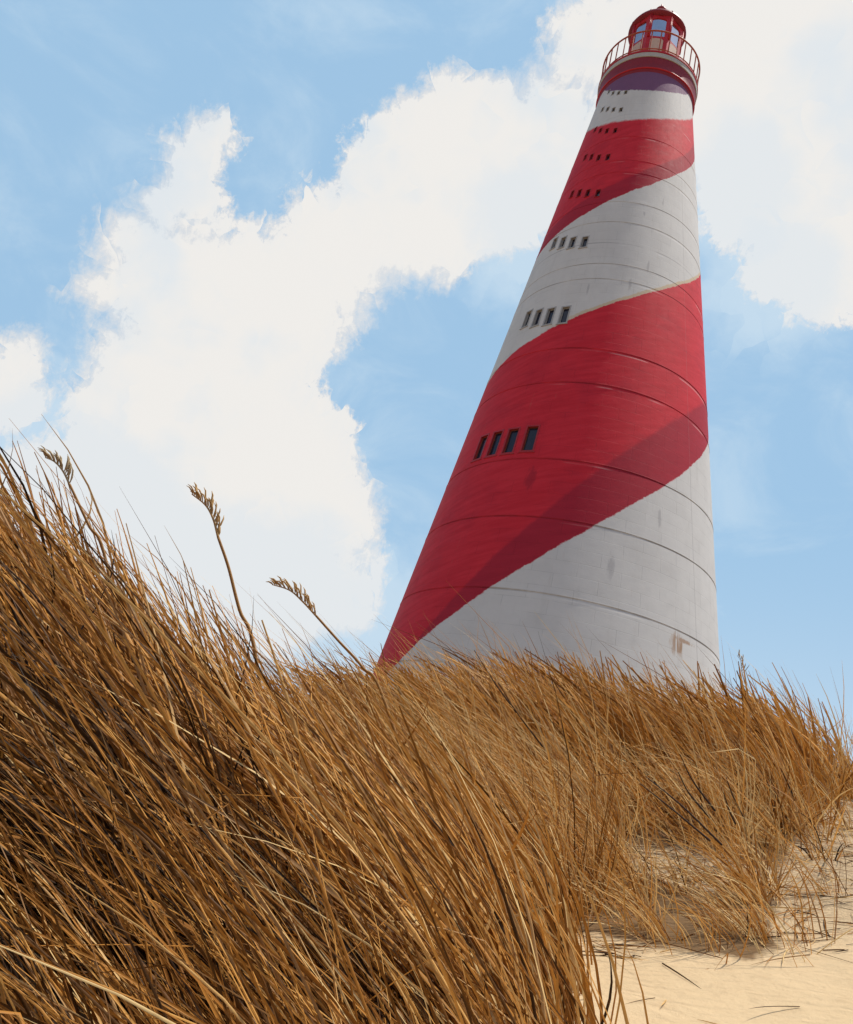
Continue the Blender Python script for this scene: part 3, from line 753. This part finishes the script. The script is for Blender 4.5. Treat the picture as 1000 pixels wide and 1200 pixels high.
u0 = nrm(np.concatenate([-rng.uniform(.1, .6, (n, 1)) * (1 - .5 * right) + .45 * ox[:, None], rng.normal(0, .2, (n, 1)) + .4 * oy[:, None], np.full((n, 1), 1.0)], 1) + tl_ + rng.normal(0, .12, (n, 3)))
bend = np.concatenate([-rng.uniform(.15, .55, (n, 1)) * (1 - .5 * right), rng.normal(0, .14, (n, 1)), -rng.uniform(.05, .42, (n, 1))], 1) + tl_ * .5
wild = rng.uniform(0, 1, n) < .10
u0[wild] = nrm(u0[wild] + rng.normal(0, .9, (wild.sum(), 3)) * [1, 1, .3])
length = rng.gamma(8, .075, n).clip(.22, 1.0) * np.clip(.62 + .05 * dist, .7, 1.05) * (1 - .25 * right[:, 0])
length *= np.where((bx > 1.05) & (bx < 1.75) & (by < 4.1), .66, 1.0)
length *= rng.normal(1, .24, nt).clip(.5, 1.5)[ti]
width = rng.uniform(.0042, .0090, n) * np.clip(dist / 4.5, .75, 1.7)
g2 = grass_mesh('middle_dune_grass', root, u0, bend, length, width, tints(n, ti, nt, .30 * (rng.uniform(0, 1, n) < .88)), 5)
tag(g2, 'golden marram grass covering the middle dune in front of the lighthouse', kind='stuff')
print('middle blades', n)

# strong single leaves standing out of the mass along both crests
def bold(name, n, pick, lmin, lmax, wmin, wmax, sway, lean, label, tshift):
    bx, by = pick(n); k = ~sandy(bx, by); bx, by = bx[k], by[k]; n = len(bx)
    root = np.stack([bx, by, height(bx, by) - .02], -1)
    u0 = nrm(np.stack([-rng.uniform(.05, .5, n) - lean, rng.normal(0, .16, n), np.ones(n)], -1))
    f = rng.uniform(.15, 1.0, n) ** 1.3
    bend = np.stack([-f * sway, rng.normal(0, .12, n), -f * .40 * sway], -1)
    ln = rng.uniform(lmin, lmax, n)
    if True:
        tip = root + ln[:, None] * (u0 + bend); th_ = np.hypot(tip[:, 0], tip[:, 1]); az_ = np.degrees(np.arctan2(tip[:, 0], tip[:, 1]))
        ok = np.degrees(np.arctan2(tip[:, 2], th_)) < (9.3 - .30 * az_ if lean > .2 else 12.2 + .15 * az_)
        root, u0, bend, ln = root[ok], u0[ok], bend[ok], ln[ok]; n = len(ln)
    o = grass_mesh(name, root, u0, bend, ln, rng.uniform(wmin, wmax, n), np.clip(rng.choice([.22, .38, .58, .74], n, p=[.22, .30, .30, .18]) + rng.normal(0, .06, n) + tshift, 0, 1), 10, True, True)
    tag(o, label, kind='stuff')
def pick_mid(n):
    az = np.radians(rng.uniform(-1.5, 33, n)); d = rng.uniform(6.6, 9.0, n)
    return d * np.sin(az), d * np.cos(az)
def pick_top(n):
    az = np.radians(rng.uniform(-1.0, 31, n)); d = rng.uniform(7.3, 8.7, n)
    return d * np.sin(az), d * np.cos(az)
def pick_near(n):
    az = np.radians(rng.uniform(-34, 14, n)); d = rng.uniform(1.7, 3.5, n)
    return d * np.sin(az), d * np.cos(az)
bold('tall_crest_grass', 1500, pick_mid, .60, 1.05, .014, .026, .66, .1, 'taller bold grass leaves curling left over the crest before the lighthouse', .10)
bold('curling_crest_grass', 420, pick_top, .75, 1.15, .022, .036, .95, -.05, 'sparse thick curling grass leaves rising highest along the crest before the lighthouse', .10)
bold('tall_dune_grass', 1500, pick_near, .58, .95, .006, .0115, .58, .28, 'broad long grass leaves standing out of the nearest dune', 0.06)

# straw and broken leaves lying on the sand
n = 12000
bx = rng.uniform(.8, 5.5, n); by = rng.uniform(2.2, 9.0, n)
edge = np.exp(-np.clip((bx - (.75 + .36 * (by - 1.4))), 0, 9) / .55)
k = sandy(bx, by) & (rng.uniform(0, 1, n) < np.clip(.12 + .8 * edge + .5 * np.clip((by - 3.6) / 2, 0, 1), 0, 1)) & ~((by < 3.05) & (rng.uniform(0, 1, n) < .96))
bx, by = bx[k], by[k]; n = len(bx)
aa = rng.normal(0, 1.0, n) + rng.choice([0, math.pi], n)
length = rng.gamma(3, .055, n).clip(.04, .42)
dx, dy = np.cos(aa), np.sin(aa)
h0 = height(bx, by); h1_ = height(bx + dx * length, by + dy * length)
u0 = np.stack([dx, dy, (h1_ - h0) / length + rng.uniform(.0, .10, n)], -1)
bend = np.stack([rng.normal(0, .25, n) * -dy, rng.normal(0, .25, n) * dx, rng.normal(-.02, .03, n)], -1)
root = np.stack([bx, by, h0 + .004], -1)
g3 = grass_mesh('straw_litter', root, u0, bend, length, rng.uniform(.0022, .0060, n), np.clip(rng.choice([.03, .15, .45, .95], n, p=[.32, .25, .2, .23]) + rng.normal(0, .05, n), 0, 1), 5)
tag(g3, 'scattered straw and broken grass stems lying on the sandy path', kind='stuff')

# ------------------------------------------------------------------ countable stems
def ray(px, py):
    q = Vector(((px - 500) / 1000.08, (py - 600) / 1000.08, 1.0))
    v = Vector(tuple(sum(ROW[r][c] * q[r] for r in range(3)) for c in range(3)))
    return v / math.hypot(v.x, v.y)
def spline(pts, n=18):
    pts = [Vector(p) for p in pts]
    if len(pts) == 2: return [pts[0].lerp(pts[1], i / n) for i in range(n + 1)]
    out_ = []
    ex = [pts[0] * 2 - pts[1]] + pts + [pts[-1] * 2 - pts[-2]]
    for i in range(1, len(ex) - 2):
        p0, p1, p2, p3 = ex[i - 1:i + 3]
        for s_ in range(8):
            t = s_ / 8
            out_.append(0.5 * ((2 * p1) + (p2 - p0) * t + (2 * p0 - 5 * p1 + 4 * p2 - p3) * t * t + (3 * p1 - p0 - 3 * p2 + p3) * t ** 3))
    out_.append(pts[-1]); return out_
m_stem = paint('stem_brown', (0.36, 0.18, 0.05), 0.6, 0.4, 20, dirt=(0.12, 0.05, 0.02))
m_head = paint('seed_head_brown', (0.52, 0.32, 0.13), 0.8, 0.5, 40, dirt=(0.24, 0.12, 0.045))
m_head_pale = paint('seed_head_pale', (0.48, 0.36, 0.21), 0.8, 0.5, 40, dirt=(0.30, 0.2, 0.1))
m_dead = paint('dead_stem_dark', (0.045, 0.026, 0.018), 0.7, 0.4, 30)
def flower_stalk(label, stem_px, head_px, d, drop, mat, r=0.0055, side=-1, n_sp=26, size=1.0):
    sp = [ray(*p) * d for p in stem_px]
    foot = Vector(sp[0]); dn = ((sp[0] - sp[1]).normalized() + Vector((0, 0, -.5))).normalized()
    while foot.z > float(height(foot.x, foot.y)) - .02 and (foot - sp[0]).length < 1.5: foot += dn * .02
    o = empty('grass_stalk', foot)
    tag(o, label, 'grass stalk')
    hp = [ray(*p) * d for p in head_px]
    path = spline([foot] + sp + [])
    mb = MB(); allp = [p - foot for p in path]
    mb.tube(allp, [r * (1.15 - .35 * i / len(allp)) for i in range(len(allp))], 6); mb.build('stem', m_stem, o, True)
    hb = MB(); hs = spline([sp[-1]] + hp)
    tot = len(hs)
    hb.tube([p - foot for p in hs], [r * .8 * (1 - .6 * i / tot) for i in range(tot)], 5)
    for i in range(n_sp):
        t = (i + .3) / n_sp; j = min(int(t * (tot - 1)), tot - 2)
        p = hs[j].lerp(hs[j + 1], t * (tot - 1) - j); tg = (hs[j + 1] - hs[j]).normalized()
        view = p.normalized(); lat = tg.cross(view).normalized() * side
        dr = (tg * random.uniform(.75, 1.0) + lat * random.uniform(.10, .85) + view * random.uniform(-.3, .3)).normalized()
        ln = random.uniform(.045, .085) * size * (1 - .35 * t)
        wd_ = random.uniform(.0026, .0042) * size
        pts = [p, p + dr * ln * .3 + lat * ln * .10, p + dr * ln * .65 + lat * ln * .12, p + dr * ln + lat * ln * .05 - Vector((0, 0, .1 * ln))]
        hb.tube([q_ - foot for q_ in pts], [.0010, wd_, wd_ * .8, .0006], 6)
    hb.build('seed_head', mat, o, True)
flower_stalk('tall brown grass stalk with an upright seed head standing highest against the white cloud', [(300, 770), (281, 715), (268, 665), (256, 630)], [(250, 608), (241, 592), (225, 579)], 2.75, .25, m_head)
flower_stalk('brown grass stalk with a drooping seed head between the near dune and the lighthouse foot', [(452, 825), (425, 782), (396, 750), (371, 722)], [(356, 706), (340, 692), (319, 685)], 3.3, .30, m_head, side=-1)
flower_stalk('pale grass stalk with a bent straw-coloured seed head at the far left dune top', [(125, 660), (104, 615), (82, 568)], [(74, 552), (64, 541), (53, 536)], 2.7, .25, m_head_pale, r=.0045, n_sp=18, size=.9)
flower_stalk('grass stalk with a small tufted seed head on the crest right of the lighthouse', [(885, 840), (876, 810), (870, 790)], [(869, 782), (868, 774), (864, 768)], 8.6, .25, m_head_pale, r=.005, n_sp=9, size=1.5)

def dead_stem(px, d, r, mat=m_dead):
    pts = [ray(*p) * (dd * .88) for p, dd in zip(px, d)]
    o_ = spline(pts); foot = o_[0].copy()
    mb = MB(); mb.tube([p - foot for p in o_], [r * (1 - .65 * i / len(o_)) for i in range(len(o_))], 6)
    ob = mb.build('dead_stem', mat, None, True); ob.location = foot
    return tag(ob, 'thin dark dead stem leaning left out of the golden grass', 'dead stem', 'dark dead stems in the grass')
for px, d in [(((832, 985), (790, 950), (750, 918)), (4.6, 4.4, 4.2)), (((846, 990), (800, 945), (757, 910)), (4.6, 4.4, 4.3)), (((838, 950), (812, 915), (797, 884)), (5.6, 5.4, 5.2)),
              (((832, 958), (808, 930), (795, 905)), (5.5, 5.3, 5.2)), (((871, 958), (860, 935), (851, 911)), (5.6, 5.4, 5.3)), (((862, 965), (855, 950), (848, 929)), (5.5, 5.4, 5.3)),
              (((932, 938), (922, 915), (915, 900)), (6.6, 6.5, 6.4)), (((640, 880), (606, 835), (584, 800)), (6.9, 6.6, 6.4)), (((605, 835), (580, 800), (556, 762)), (7.0, 6.8, 6.6))]:
    dead_stem(px, d, .0048 if d[0] < 5 else .0062)
